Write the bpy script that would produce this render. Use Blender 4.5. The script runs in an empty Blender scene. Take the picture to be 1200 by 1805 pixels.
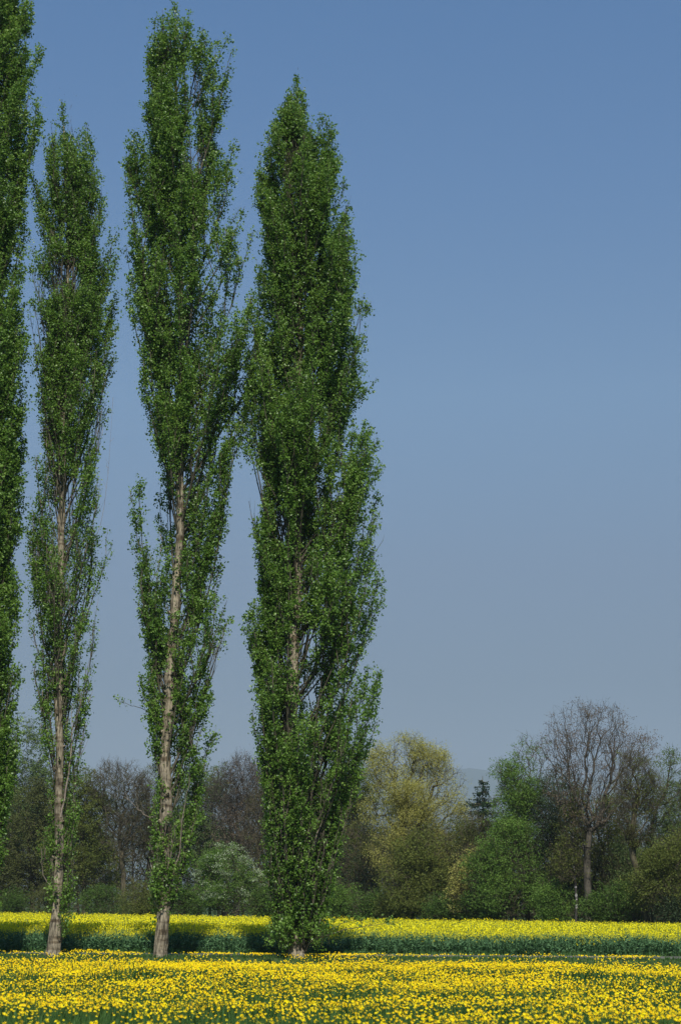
import bpy, math, random
import numpy as np
from mathutils import Matrix, Vector
R = math.radians
SC = bpy.context.scene
COL = SC.collection

# ------------------------------------------------------------------ camera
W0, H0, F = 1200.0, 1805.0, 3000.0
PITCH, ROLL = 13.0, 0.4
CAM = Vector((0, 0, 1.85))
cd = bpy.data.cameras.new("camera")
cam = bpy.data.objects.new("camera", cd)
COL.objects.link(cam)
cd.sensor_fit = 'VERTICAL'
cd.sensor_height = 36.0
cd.lens = F / H0 * 36.0
cd.clip_start = 0.5
cd.clip_end = 20000
CM = Matrix.Rotation(R(90 + PITCH), 3, 'X') @ Matrix.Rotation(R(ROLL), 3, 'Z')
cam.matrix_world = Matrix.Translation(CAM) @ CM.to_4x4()
cd.dof.use_dof = True
cd.dof.focus_distance = 62
cd.dof.aperture_fstop = 2.2
SC.camera = cam

# ------------------------------------------------------------------ sky, sun, exposure
SUN_EL, SUN_AZ = 52.0, 175.5          # azimuth clockwise from +Y: behind the camera, to the right
w = bpy.data.worlds.new("World")
SC.world = w
w.use_nodes = True
nt = w.node_tree
nt.nodes.clear()
out = nt.nodes.new('ShaderNodeOutputWorld')
bg = nt.nodes.new('ShaderNodeBackground')
sky = nt.nodes.new('ShaderNodeTexSky')
sky.sky_type = 'NISHITA'
sky.sun_disc = False
sky.sun_elevation = R(SUN_EL)
sky.sun_rotation = R(SUN_AZ)
sky.altitude = 400
sky.air_density = 1.15
sky.dust_density = 0.3
sky.ozone_density = 1.6
hs = nt.nodes.new('ShaderNodeHueSaturation')
hs.inputs['Saturation'].default_value = 1.0
nt.links.new(sky.outputs[0], hs.inputs['Color'])
# the murky spring air dims the sky towards the horizon
tc = nt.nodes.new('ShaderNodeTexCoord'); sx = nt.nodes.new('ShaderNodeSeparateXYZ')
rmp = nt.nodes.new('ShaderNodeValToRGB'); mul = nt.nodes.new('ShaderNodeMix')
mul.data_type = 'RGBA'; mul.blend_type = 'MULTIPLY'; mul.inputs[0].default_value = 1.0
nt.links.new(tc.outputs['Generated'], sx.inputs[0]); nt.links.new(sx.outputs['Z'], rmp.inputs[0])
SKYF = [(0.0, (.20, .22, .26)), (.127, (.31, .33, .37)), (.193, (.46, .47, .51)), (.29, (.655, .745, .785)), (.41, (.58, .78, .92)), (.49, (.53, .795, .98)), (1.0, (.53, .795, .98))]
while len(rmp.color_ramp.elements) < len(SKYF): rmp.color_ramp.elements.new(0.5)
for i_, (p_, c_) in enumerate(SKYF):
    rmp.color_ramp.elements[i_].position = p_; rmp.color_ramp.elements[i_].color = (*c_, 1)
nt.links.new(hs.outputs[0], mul.inputs[6]); nt.links.new(rmp.outputs[0], mul.inputs[7])
nt.links.new(mul.outputs[2], bg.inputs['Color'])
bg.inputs['Strength'].default_value = 0.0975
nt.links.new(bg.outputs[0], out.inputs['Surface'])
sd = bpy.data.lights.new("sun", 'SUN')
sun = bpy.data.objects.new("sun", sd)
COL.objects.link(sun)
sd.energy = 4.5
sd.angle = R(0.5)
sd.color = (1.0, 0.955, 0.88)
sv = Vector((math.sin(R(SUN_AZ)) * math.cos(R(SUN_EL)), math.cos(R(SUN_AZ)) * math.cos(R(SUN_EL)), math.sin(R(SUN_EL))))
sun.rotation_euler = sv.to_track_quat('Z', 'Y').to_euler()
sun.location = (-20, -20, 40)
SC.view_settings.view_transform = 'Standard'
SC.view_settings.look = 'None'
SC.view_settings.exposure = 0.3
SC.view_settings.gamma = 1.0
SC.cycles.volume_bounces = 1
SC.cycles.max_bounces = 6
SC.cycles.diffuse_bounces = 3
SC.cycles.transmission_bounces = 3

# ------------------------------------------------------------------ helpers
def at(px, py, Y):
    """world point at ground distance Y seen at a pixel of the photograph"""
    d = CM @ Vector(((px - W0 / 2) / F, -(py - H0 / 2) / F, -1))
    p = CAM + d * ((Y - CAM.y) / d.y)
    return np.array(p)

def edge_y(X):                      # far edge of the rapeseed field
    return 131 - 1.25 * X

def edge_at(px, off):
    Y = 130.0
    for _ in range(12):
        X = at(px, 1610, Y)[0]
        Y = 0.5 * Y + 0.5 * (edge_y(X) + off)
    return Y

def gz(x, y):
    """height of the land"""
    x = np.asarray(x, float); y = np.asarray(y, float)
    a = np.clip((y - 14) / 22, 0, 1); a = a * a * (3 - 2 * a)
    b = np.clip((y - 57.4) / 2.2, 0, 1); b = b * b * (3 - 2 * b)
    z = 0.05 - 0.42 * a + 0.48 * b
    m = (1 - b) * (y < 60)
    z = z + m * (0.05 * np.sin(x * 0.55 + y * 0.21) + 0.04 * np.sin(x * 0.23 - y * 0.37 + 1.3) + 0.02 * np.sin(x * 1.7 + 2 * np.sin(y * .5)))
    return z

def vnoise(x, y, s, seed=0):
    """smooth value noise 0..1"""
    rs = np.random.RandomState(seed + 77)
    T = rs.rand(256, 256)
    x = np.asarray(x) / s + 500; y = np.asarray(y) / s + 500
    xi = np.floor(x).astype(int); yi = np.floor(y).astype(int)
    fx = x - xi; fy = y - yi
    fx = fx * fx * (3 - 2 * fx); fy = fy * fy * (3 - 2 * fy)
    g = lambda i, j: T[i % 256, j % 256]
    return (g(xi, yi) * (1 - fx) + g(xi + 1, yi) * fx) * (1 - fy) + (g(xi, yi + 1) * (1 - fx) + g(xi + 1, yi + 1) * fx) * fy

class MB:
    """collects quads (and their tone and material slot) for one mesh"""
    def __init__(s):
        s.v = []; s.f = []; s.t = []; s.m = []; s.n = 0
    def add(s, v, f, tone=None, mi=0):
        v = np.asarray(v, float).reshape(-1, 3); f = np.asarray(f, int).reshape(-1, 4)
        if tone is None: tone = np.zeros(len(v))
        tone = np.broadcast_to(np.asarray(tone, float), (len(v),))
        s.v.append(v); s.f.append(f + s.n); s.t.append(tone); s.m.append(np.full(len(f), mi, int)); s.n += len(v)
    def build(s, name, mats, parent=None, smooth=False, origin=None):
        if s.v:
            v = np.concatenate(s.v); f = np.concatenate(s.f); t = np.concatenate(s.t); m = np.concatenate(s.m)
        else:
            v = np.zeros((0, 3)); f = np.zeros((0, 4), int); t = np.zeros(0); m = np.zeros(0, int)
        if parent is not None: v = v - np.array(parent.location)
        elif origin is not None: v = v - np.array(origin)
        me = bpy.data.meshes.new(name)
        me.vertices.add(len(v)); me.vertices.foreach_set("co", v.astype(np.float32).ravel())
        me.loops.add(len(f) * 4); me.loops.foreach_set("vertex_index", f.astype(np.int32).ravel())
        me.polygons.add(len(f))
        me.polygons.foreach_set("loop_start", (np.arange(len(f)) * 4).astype(np.int32))
        me.polygons.foreach_set("material_index", m.astype(np.int32))
        me.polygons.foreach_set("use_smooth", np.full(len(f), smooth))
        at_ = me.attributes.new("tone", 'FLOAT', 'POINT'); at_.data.foreach_set("value", t.astype(np.float32))
        for x in (mats if isinstance(mats, (list, tuple)) else [mats]): me.materials.append(x)
        me.update(calc_edges=True)
        o = bpy.data.objects.new(name, me); COL.objects.link(o)
        if parent is not None: o.parent = parent
        elif origin is not None: o.location = origin
        return o

def tube(mb, P, rad, n=6, tone=0.0, rough=0.0, rng=None, mi=0):
    P = np.asarray(P, float); rad = np.asarray(rad, float); k = len(P)
    T = np.gradient(P, axis=0); T /= np.linalg.norm(T, axis=1)[:, None] + 1e-9
    ref = np.array([0, 1.0, 0.13]) if abs(T[:, 2]).mean() > 0.4 else np.array([0, 0.1, 1.0])
    U = np.cross(T, ref); U /= np.linalg.norm(U, axis=1)[:, None] + 1e-9
    V = np.cross(T, U)
    a = np.arange(n) * 2 * math.pi / n
    rr = rad[:, None] * np.ones((1, n))
    if rough and rng is not None:
        ridge = rng.randn(1, n) * 0.6 + rng.randn(k, n) * 0.5
        rr = rr * (1 + rough * ridge)
    v = P[:, None, :] + rr[..., None] * (np.cos(a)[None, :, None] * U[:, None, :] + np.sin(a)[None, :, None] * V[:, None, :])
    i = np.arange(k - 1)[:, None] * n; j = np.arange(n)[None, :]; j2 = (j + 1) % n
    f = np.stack([i + j, i + j2, i + n + j2, i + n + j], -1).reshape(-1, 4)
    mb.add(v.reshape(-1, 3), f, tone, mi)

def segs(mb, A, B, ra, rb, n=3, tone=0.0, mi=0):
    """many straight tapered sticks at once"""
    A = np.asarray(A); B = np.asarray(B); K = len(A)
    if K == 0: return
    ra = np.broadcast_to(ra, (K,)); rb = np.broadcast_to(rb, (K,))
    T = B - A; T = T / (np.linalg.norm(T, axis=1)[:, None] + 1e-9)
    ref = np.where(np.abs(T[:, 2:3]) > 0.9, np.array([[1.0, 0, 0]]), np.array([[0, 0, 1.0]]))
    U = np.cross(T, ref); U /= np.linalg.norm(U, axis=1)[:, None] + 1e-9
    V = np.cross(T, U)
    a = np.arange(n) * 2 * math.pi / n
    off = np.cos(a)[None, :, None] * U[:, None] + np.sin(a)[None, :, None] * V[:, None]
    v = np.concatenate([A[:, None] + ra[:, None, None] * off, B[:, None] + rb[:, None, None] * off], 1)
    base = np.arange(K)[:, None] * 2 * n; j = np.arange(n)[None]; j2 = (j + 1) % n
    f = np.stack([base + j, base + j2, base + n + j2, base + n + j], -1).reshape(-1, 4)
    mb.add(v.reshape(-1, 3), f, tone, mi)

def leaves(mb, C, size, rng, aspect=0.8, up=0.0, tone=None, mi=0, droop=0.0):
    """rhombic leaves, one folded quad each, at centres C"""
    C = np.asarray(C); K = len(C)
    if K == 0: return
    d = rng.randn(K, 3); d[:, 2] += up - droop; d /= np.linalg.norm(d, axis=1)[:, None]
    s = rng.randn(K, 3); s = np.cross(d, s); s /= np.linalg.norm(s, axis=1)[:, None] + 1e-9
    nrm = np.cross(d, s)
    L = size * (0.65 + 0.6 * rng.rand(K))[:, None]
    wv = L * aspect * 0.5
    v = np.stack([C - d * L * 0.5, C + s * wv - d * L * 0.08 + nrm * L * .1, C + d * L * 0.5, C - s * wv - d * L * 0.08 + nrm * L * .1], 1)
    if tone is None: tone = rng.rand(K)
    mb.add(v.reshape(-1, 3), np.arange(K * 4).reshape(-1, 4), np.repeat(tone, 4), mi)

def empty(name, loc, label=None, cat=None, group=None):
    o = bpy.data.objects.new(name, None); COL.objects.link(o); o.location = loc; o.empty_display_size = 0.5
    if label: o['label'] = label
    if cat: o['category'] = cat
    if group: o['group'] = group
    return o

def tag(o, label=None, cat=None, kind=None, group=None):
    if label: o['label'] = label
    if cat: o['category'] = cat
    if kind: o['kind'] = kind
    if group: o['group'] = group
    return o

# ------------------------------------------------------------------ materials
def leaf_mat(name, cols, trans=0.3, rough=0.45, spec=0.5, noise=0.6):
    spec = spec * .6; rough = min(.8, rough + .1)
    m = bpy.data.materials.new(name); m.use_nodes = True; N = m.node_tree; n = N.nodes; l = N.links
    n.clear()
    o = n.new('ShaderNodeOutputMaterial'); p = n.new('ShaderNodeBsdfPrincipled')
    a = n.new('ShaderNodeAttribute'); a.attribute_name = "tone"
    g = n.new('ShaderNodeNewGeometry')
    tx = n.new('ShaderNodeTexNoise'); tx.inputs['Scale'].default_value = noise; tx.inputs['Detail'].default_value = 2
    l.new(g.outputs['Position'], tx.inputs['Vector'])
    ad = n.new('ShaderNodeMath'); ad.operation = 'MULTIPLY_ADD'; ad.inputs[1].default_value = 0.9; ad.inputs[2].default_value = -0.45
    l.new(tx.outputs['Fac'], ad.inputs[0])
    s = n.new('ShaderNodeMath'); s.operation = 'ADD'
    l.new(ad.outputs[0], s.inputs[0]); l.new(a.outputs['Fac'], s.inputs[1])
    r = n.new('ShaderNodeValToRGB'); l.new(s.outputs[0], r.inputs[0])
    while len(r.color_ramp.elements) < len(cols): r.color_ramp.elements.new(0.5)
    for i, c in enumerate(cols):
        r.color_ramp.elements[i].position = i / (len(cols) - 1); r.color_ramp.elements[i].color = (*c, 1)
    l.new(r.outputs[0], p.inputs['Base Color'])
    p.inputs['Roughness'].default_value = rough
    p.inputs['Specular IOR Level'].default_value = spec
    if trans > 0:
        t = n.new('ShaderNodeBsdfTranslucent'); mx = n.new('ShaderNodeMixShader'); mx.inputs[0].default_value = trans
        hh = n.new('ShaderNodeHueSaturation'); hh.inputs['Value'].default_value = 1.25; hh.inputs['Hue'].default_value = 0.488
        l.new(r.outputs[0], hh.inputs['Color']); l.new(hh.outputs[0], t.inputs['Color'])
        l.new(p.outputs[0], mx.inputs[1]); l.new(t.outputs[0], mx.inputs[2]); l.new(mx.outputs[0], o.inputs['Surface'])
    else:
        l.new(p.outputs[0], o.inputs['Surface'])
    return m

def bark_mat(name, dark, light, zscale=0.25, scale=14.0, bump=0.6, bands=False, lo=0.38, hi=0.62):
    m = bpy.data.materials.new(name); m.use_nodes = True; N = m.node_tree; n = N.nodes; l = N.links
    p = n['Principled BSDF']; g = n.new('ShaderNodeNewGeometry')
    mp = n.new('ShaderNodeMapping'); mp.inputs['Scale'].default_value = (1, 1, zscale); l.new(g.outputs['Position'], mp.inputs[0])
    t1 = n.new('ShaderNodeTexNoise'); t1.inputs['Scale'].default_value = scale; t1.inputs['Detail'].default_value = 6; t1.inputs['Roughness'].default_value = 0.65
    l.new(mp.outputs[0], t1.inputs['Vector'])
    r = n.new('ShaderNodeValToRGB'); l.new(t1.outputs['Fac'], r.inputs[0])
    r.color_ramp.elements[0].position = lo; r.color_ramp.elements[0].color = (*dark, 1)
    r.color_ramp.elements[1].position = hi; r.color_ramp.elements[1].color = (*light, 1)
    src = r.outputs[0]
    if bands:
        mb_ = n.new('ShaderNodeMapping'); mb_.inputs['Scale'].default_value = (0.6, 0.6, 3.2); l.new(g.outputs['Position'], mb_.inputs[0])
        t2 = n.new('ShaderNodeTexNoise'); t2.inputs['Scale'].default_value = 1.6; t2.inputs['Detail'].default_value = 4; l.new(mb_.outputs[0], t2.inputs['Vector'])
        r2 = n.new('ShaderNodeValToRGB'); l.new(t2.outputs['Fac'], r2.inputs[0])
        r2.color_ramp.elements[0].position = 0.36; r2.color_ramp.elements[0].color = (0.38, 0.34, 0.3, 1)
        r2.color_ramp.elements[1].position = 0.5; r2.color_ramp.elements[1].color = (1, 1, 1, 1)
        mx = n.new('ShaderNodeMix'); mx.data_type = 'RGBA'; mx.blend_type = 'MULTIPLY'; mx.inputs[0].default_value = 1
        l.new(src, mx.inputs[6]); l.new(r2.outputs[0], mx.inputs[7]); src = mx.outputs[2]
    l.new(src, p.inputs['Base Color'])
    p.inputs['Roughness'].default_value = 0.9; p.inputs['Specular IOR Level'].default_value = 0.2
    b = n.new('ShaderNodeBump'); b.inputs['Strength'].default_value = bump; b.inputs['Distance'].default_value = 0.05
    l.new(t1.outputs['Fac'], b.inputs['Height']); l.new(b.outputs[0], p.inputs['Normal'])
    return m

def ground_mat(name, cols, scales=(0.05, 1.5), rough=0.95):
    m = bpy.data.materials.new(name); m.use_nodes = True; N = m.node_tree; n = N.nodes; l = N.links
    p = n['Principled BSDF']; g = n.new('ShaderNodeNewGeometry')
    t1 = n.new('ShaderNodeTexNoise'); t1.inputs['Scale'].default_value = scales[0]; t1.inputs['Detail'].default_value = 8; l.new(g.outputs['Position'], t1.inputs['Vector'])
    t2 = n.new('ShaderNodeTexNoise'); t2.inputs['Scale'].default_value = scales[1]; t2.inputs['Detail'].default_value = 8; t2.inputs['Roughness'].default_value = .7; l.new(g.outputs['Position'], t2.inputs['Vector'])
    mx = n.new('ShaderNodeMath'); mx.operation = 'MULTIPLY_ADD'; mx.inputs[1].default_value = 0.5; l.new(t1.outputs['Fac'], mx.inputs[0])
    m2 = n.new('ShaderNodeMath'); m2.operation = 'MULTIPLY'; m2.inputs[1].default_value = 0.5; l.new(t2.outputs['Fac'], m2.inputs[0]); l.new(m2.outputs[0], mx.inputs[2])
    r = n.new('ShaderNodeValToRGB'); l.new(mx.outputs[0], r.inputs[0])
    while len(r.color_ramp.elements) < len(cols): r.color_ramp.elements.new(0.5)
    for i, c in enumerate(cols):
        r.color_ramp.elements[i].position = 0.35 + 0.3 * i / (len(cols) - 1); r.color_ramp.elements[i].color = (*c, 1)
    l.new(r.outputs[0], p.inputs['Base Color']); p.inputs['Roughness'].default_value = rough; p.inputs['Specular IOR Level'].default_value = 0.15
    b = n.new('ShaderNodeBump'); b.inputs['Strength'].default_value = 0.5; b.inputs['Distance'].default_value = 0.05
    l.new(t2.outputs['Fac'], b.inputs['Height']); l.new(b.outputs[0], p.inputs['Normal'])
    return m

M = {}
M['poplar'] = leaf_mat('poplar_leaf', [(0.064, 0.132, 0.018), (0.135, 0.255, 0.036), (0.24, 0.37, 0.07)], 0.4, 0.28, 0.6, 0.5)
M['bark'] = bark_mat('poplar_bark', (0.07, 0.06, 0.042), (0.42, 0.355, 0.245), 0.16, 15, 1.0, True)
M['limb'] = bark_mat('poplar_limb_bark', (0.038, 0.034, 0.022), (0.13, 0.115, 0.078), 0.3, 12, 0.4)
M['deadwood'] = bark_mat('dead_twig_bark', (0.16, 0.125, 0.095), (0.36, 0.30, 0.24), 0.4, 9, 0.3)
M['greybark'] = bark_mat('grey_brown_bark', (0.045, 0.038, 0.022), (0.14, 0.12, 0.072), 0.3, 6, 0.5)
M['ashbark'] = bark_mat('bare_tree_bark', (0.045, 0.04, 0.03), (0.115, 0.10, 0.075), 0.3, 6, 0.5)
M['birch'] = bark_mat('birch_bark', (0.05, 0.045, 0.04), (0.42, 0.40, 0.37), 2.5, 1.2, 0.2, False, 0.53, 0.6)
M['willow'] = leaf_mat('willow_leaf', [(0.28, 0.28, 0.06), (0.38, 0.37, 0.09), (0.48, 0.46, 0.14)], 0.3, .6, .3)
M['olive'] = leaf_mat('olive_leaf', [(0.075, 0.10, 0.018), (0.12, 0.15, 0.028), (0.19, 0.21, 0.045)], 0.3, .6, .3)
M['brown'] = leaf_mat('budding_leaf', [(0.065, 0.075, 0.022), (0.09, 0.105, 0.028), (0.13, 0.145, 0.038)], 0.3, .6, .3)
M['green'] = leaf_mat('fresh_green_leaf', [(0.06, 0.125, 0.018), (0.11, 0.20, 0.028), (0.165, 0.27, 0.045)], 0.3, .5, .4)
M['pale'] = leaf_mat('pale_green_leaf', [(0.08, 0.125, 0.035), (0.12, 0.175, 0.05), (0.16, 0.22, 0.07)], 0.3, .6, .3)
M['dark'] = leaf_mat('dark_leaf', [(0.02, 0.04, 0.015), (0.035, 0.06, 0.02), (0.05, 0.08, 0.03)], 0.15, .5, .4)
M['midgreen'] = leaf_mat('undergrowth_leaf', [(0.045, 0.09, 0.014), (0.07, 0.13, 0.02), (0.105, 0.175, 0.03)], 0.25, .5, .3)
M['needle'] = leaf_mat('spruce_needle', [(0.012, 0.03, 0.014), (0.022, 0.048, 0.022), (0.03, 0.06, 0.026)], 0.0, .6, .3)
M['blossom'] = leaf_mat('white_blossom', [(0.26, 0.34, 0.18), (0.36, 0.44, 0.26), (0.48, 0.54, 0.36)], 0.3, .7, .2)
M['mistle'] = leaf_mat('mistletoe_leaf', [(0.05, 0.055, 0.015), (0.09, 0.09, 0.02), (0.12, 0.11, 0.03)], 0.2, .6, .3)
M['bud'] = leaf_mat('brown_bud', [(0.10, 0.075, 0.05), (0.15, 0.115, 0.075), (0.2, 0.15, 0.1)], 0.1, .7, .2)
M['rust'] = leaf_mat('rust_leaf', [(0.22, 0.15, 0.02), (0.30, 0.20, 0.03), (0.36, 0.25, 0.04)], 0.2, .6, .3)
M['petal'] = leaf_mat('buttercup_petal', [(0.86, 0.55, 0.002), (0.94, 0.70, 0.003), (0.97, 0.81, 0.005)], 0.25, .4, .25, 1.5)
M['stem'] = leaf_mat('flower_stem', [(0.04, 0.075, 0.015), (0.07, 0.12, 0.025), (0.1, 0.15, 0.03)], 0.2, .6, .3)
M['grass'] = leaf_mat('meadow_blade', [(0.028, 0.075, 0.016), (0.05, 0.12, 0.022), (0.085, 0.165, 0.035)], 0.3, .5, .3)
M['rapeflower'] = leaf_mat('rapeseed_petal', [(0.74, 0.645, 0.006), (0.85, 0.755, 0.01), (0.9, 0.83, 0.02)], 0.2, .6, .2, 0.4)
M['rapeleaf'] = leaf_mat('rapeseed_leaf', [(0.045, 0.11, 0.04), (0.075, 0.16, 0.06), (0.12, 0.22, 0.09)], 0.15, .5, .35, 0.8)
M['earth'] = ground_mat('meadow_earth', [(0.035, 0.055, 0.018), (0.05, 0.08, 0.022), (0.07, 0.10, 0.03)])
M['road'] = ground_mat('field_track_gravel', [(0.11, 0.10, 0.088), (0.15, 0.138, 0.122), (0.19, 0.175, 0.155)], (0.6, 25))
M['hill'] = ground_mat('hill_forest', [(0.02, 0.035, 0.02), (0.035, 0.055, 0.03), (0.06, 0.08, 0.04)], (0.004, 0.03))

# ------------------------------------------------------------------ land
def land():
    ys = np.concatenate([np.linspace(-400, 0, 8)[:-1], np.arange(0, 70, 0.75), np.linspace(70, 300, 24), np.array([400, 600, 900, 1400, 2400, 4000, 6000, 8300])])
    xs = np.concatenate([[-7000, -3000, -1200, -500, -200, -80], np.arange(-40, 40.1, 1.0), [80, 200, 500, 1200, 3000, 7000]])
    X, Y = np.meshgrid(xs, ys)
    Z = gz(X, Y)
    v = np.stack([X, Y, Z], -1).reshape(-1, 3)
    ny, nx = X.shape
    i = np.arange(ny - 1)[:, None] * nx; j = np.arange(nx - 1)[None]
    f = np.stack([i + j, i + j + 1, i + nx + j + 1, i + nx + j], -1).reshape(-1, 4)
    mb = MB(); mb.add(v, f)
    tag(mb.build('ground', M['earth'], smooth=True), kind='structure')
    # field track between the poplars and the rapeseed
    mb = MB(); xs = np.linspace(-400, 400, 161); rng = np.random.RandomState(3)
    ya = 60.0 + rng.randn(161) * .06; yb = 63.2 + rng.randn(161) * .06
    A = np.stack([xs, ya, gz(xs, ya) + .012], 1); B = np.stack([xs, yb, gz(xs, yb) + .012], 1)
    v = np.concatenate([A, B]); k = np.arange(160)
    mb.add(v, np.stack([k, k + 1, k + 162, k + 161], 1))
    tag(mb.build('field_track', M['road']), kind='structure')
    # distant wooded ridge
    mb = MB(); nx, ny = 260, 30
    xs = np.linspace(-6200, 6200, nx); ts = np.linspace(0, 1, ny)
    X, T = np.meshgrid(xs, ts)
    ridge = 560 + 50 * np.sin(X / 1000 + 0.4) + 30 * np.sin(X / 400 + 2) + 50 * np.clip((X + 250) / 1500, -1, 1)
    prof = np.sin(np.clip(T, 0, 1) * math.pi * 0.5) ** 1.3
    Y = 6800 + T * 1300
    Z = ridge * prof + vnoise(X, Y, 55, 4) * 22 + vnoise(X, Y, 160, 5) * 30 + vnoise(X, Y, 600, 6) * 60 - 60
    Z = np.where(T == 0, -2, Z)
    v = np.stack([X, Y, Z], -1).reshape(-1, 3)
    i = np.arange(ny - 1)[:, None] * nx; j = np.arange(nx - 1)[None]
    mb.add(v, np.stack([i + j, i + j + 1, i + nx + j + 1, i + nx + j], -1).reshape(-1, 4))
    tag(mb.build('hills', M['hill'], smooth=True), kind='structure')
land()

# ------------------------------------------------------------------ poplars
GROUP_P = "tall poplars in the row along the field track"

def interp_prof(prof, y):
    a = np.array(prof, float)
    return [np.interp(y, a[:, 0], a[:, k]) for k in range(1, a.shape[1])]

def poplar(label, Y, trunkpx, profpx, radii, nl, seed, open_front=(), dens=1.0, bare=(), leaf=0.088, extras=(), extra_leaders=(), bumps=0.08, low=.9, thin=(), gap=.55):
    rng = np.random.RandomState(seed)
    tp = np.array([at(x, y, Y) for x, y in sorted(trunkpx, key=lambda q: -q[1])])
    base = tp[0].copy(); base[2] = float(gz(base[0], base[1])) - 0.05
    root = empty('poplar_tree', tuple(base), label, 'tree', GROUP_P)
    tp[0] = base
    # profile in metres: z, left x, right x
    pr = sorted([(at(x0, y, Y)[2], at(x0, y, Y)[0], at(x1, y, Y)[0]) for y, x0, x1 in profpx])
    pr = np.array(pr)
    tz = tp[:, 2]
    txf = lambda z: np.interp(z, tz, tp[:, 0])
    wob = rng.rand(4) * 6
    tyf = lambda z: Y + 0.12 * np.sin(z * 0.35 + wob[0]) + 0.05 * np.sin(z * 1.1 + wob[1]) - 0.05
    ztop = pr[-1, 0]; zlow = pr[0, 0]
    # trunk
    zz = np.arange(base[2], ztop - 0.8, 0.28)
    rad = np.interp(zz, [at(0 + 600, y, Y)[2] for y, r in sorted(radii, key=lambda q: -q[0])], [r for y, r in sorted(radii, key=lambda q: -q[0])])
    flare = 1 + 0.16 * np.exp(-(zz - base[2]) / 0.45)
    kn = 1 + bumps * np.sin(zz * 3.1 + wob[2]) * np.sin(zz * 1.3 + wob[3]) + rng.randn(len(zz)) * bumps * 0.45
    P = np.stack([txf(zz) + 0.025 * np.sin(zz * 1.9 + wob[2]), tyf(zz), zz], 1)
    mb = MB(); tube(mb, P, rad * flare * kn, 14, 0, 0.06, rng)
    # knots left by cut suckers
    for _ in range(26):
        z = rng.uniform(base[2] + 2, zlow + 12); a = rng.uniform(0, 2 * math.pi); r0 = np.interp(z, zz, rad)
        c = np.array([txf(z), tyf(z), z]); d = np.array([math.cos(a), math.sin(a), .35])
        tube(mb, [c + d * r0 * .5, c + d * (r0 + .02), c + d * (r0 + rng.uniform(.05, .11))], [r0 * .5, r0 * .36, r0 * .15], 7)
    mb.build('trunk', M['bark'], root, True)
    trad = lambda z: np.interp(z, zz, rad)
    # envelope radius for azimuth a (0 = right, pi = left, -pi/2 = towards camera)
    def env(z, a):
        L = np.interp(z, pr[:, 0], pr[:, 1]); Rr = np.interp(z, pr[:, 0], pr[:, 2]); t = txf(z)
        rl = np.maximum(t - L, 0.05); r_r = np.maximum(Rr - t, 0.05)
        c = np.cos(a); mean = 0.5 * (rl + r_r)
        side = np.where(c > 0, r_r, rl)
        wgt = np.abs(c)
        return side * wgt + mean * (1 - wgt) * 0.9
    br = MB(); lf = MB()
    LC = []
    zmin = float(zlow)
    def is_open(z, a):
        for (y0, y1) in open_front:
            if at(600, y1, Y)[2] < z < at(600, y0, Y)[2] and abs(((a + math.pi / 2 + math.pi) % (2 * math.pi)) - math.pi) < 1.05: return True
        return False
    def thinness(z):
        f = 1.0
        for (y0, y1, q) in thin:
            if at(600, y1, Y)[2] < z < at(600, y0, Y)[2]: f *= q
        return f
    def bareness(z):
        for (y0, y1, q) in bare:
            if at(600, y1, Y)[2] < z < at(600, y0, Y)[2]: return q
        return 0.0
    def shoots(Pl, ts, nsh, slen, dens_, baref=0.0):
        """ascending side shoots on a limb, leaves along them"""
        for _ in range(nsh):
            t = rng.uniform(0.18, 1.0) ** 0.85
            q = np.array([np.interp(t, ts, Pl[:, k]) for k in range(3)])
            a = rng.uniform(0, 2 * math.pi); sl = slen * rng.uniform(0.45, 1.15) * (1.2 - 0.75 * t)
            out_ = rng.uniform(0.05, 0.34)
            sl *= np.clip((ztop - q[2]) / 3.2, .2, 1)
            kk = min(len(ts) - 2, int(t * (len(ts) - 1))); tg = Pl[kk + 1] - Pl[kk]; tg = tg / (np.linalg.norm(tg) + 1e-6)
            d = tg + np.array([math.cos(a) * out_ * 1.25, math.sin(a) * out_ * 1.25, .15]); d /= np.linalg.norm(d)
            e = q + d * sl * 0.5; tip = e + np.array([d[0] * .75, d[1] * .75, 1.0]) * sl * 0.5
            if rng.rand() < baref:
                segs(br, [q, e], [e, tip], [.008, .006], [.006, .003], 3, rng.rand(), 1)
                continue
            segs(br, [q, e], [e, tip], [.006, .004], [.004, .002], 3, rng.rand())
            n = int(sl * 10.5 * dens_ * rng.uniform(0.6, 1.35))
            if n < 1: continue
            s = rng.rand(n) ** 0.8
            pts = np.where(s[:, None] < .5, q + (e - q) * s[:, None] * 2, e + (tip - e) * (s[:, None] * 2 - 1))
            spread = 0.07 + 0.05 * (1 - s)
            pts = pts + rng.randn(n, 3) * spread[:, None] * np.array([1, 1, .8])
            LC.append(np.repeat(pts, 7, 0) + rng.randn(7 * n, 3) * .06)
    nmade = 0; tries = 0
    while nmade < nl * 1.3 and tries < nl * 12:
        tries += 1; aimed = nmade > nl * .62        # the later limbs reach for the outline of the crown
        zt = zmin + (ztop - .5 - zmin) * rng.rand() ** 0.92
        a = rng.uniform(0, 2 * math.pi)
        L = rng.uniform(3.0, 7.5) * np.clip((ztop - zt) / 9 + 0.45, 0.35, 1)
        zb = max(base[2] + low, zt - L)
        if aimed and rng.rand() < .62: a = (0.0 if rng.rand() < .5 else math.pi) + rng.randn() * .35
        if is_open(0.5 * (zb + zt), a) or is_open(zt - .3 * L, a): continue
        if rng.rand() > thinness(zt - .3 * L): continue
        L = zt - zb
        if L < 0.6: continue
        u = 0.12 + 1.08 * rng.rand() ** 0.55
        ts = np.linspace(0, 1, 9); z = zb + L * ts
        g = 1 - (1 - np.clip(ts / rng.uniform(0.75, 1.25), 0, 1)) ** 1.45
        ev = env(z, a) - .08
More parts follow.
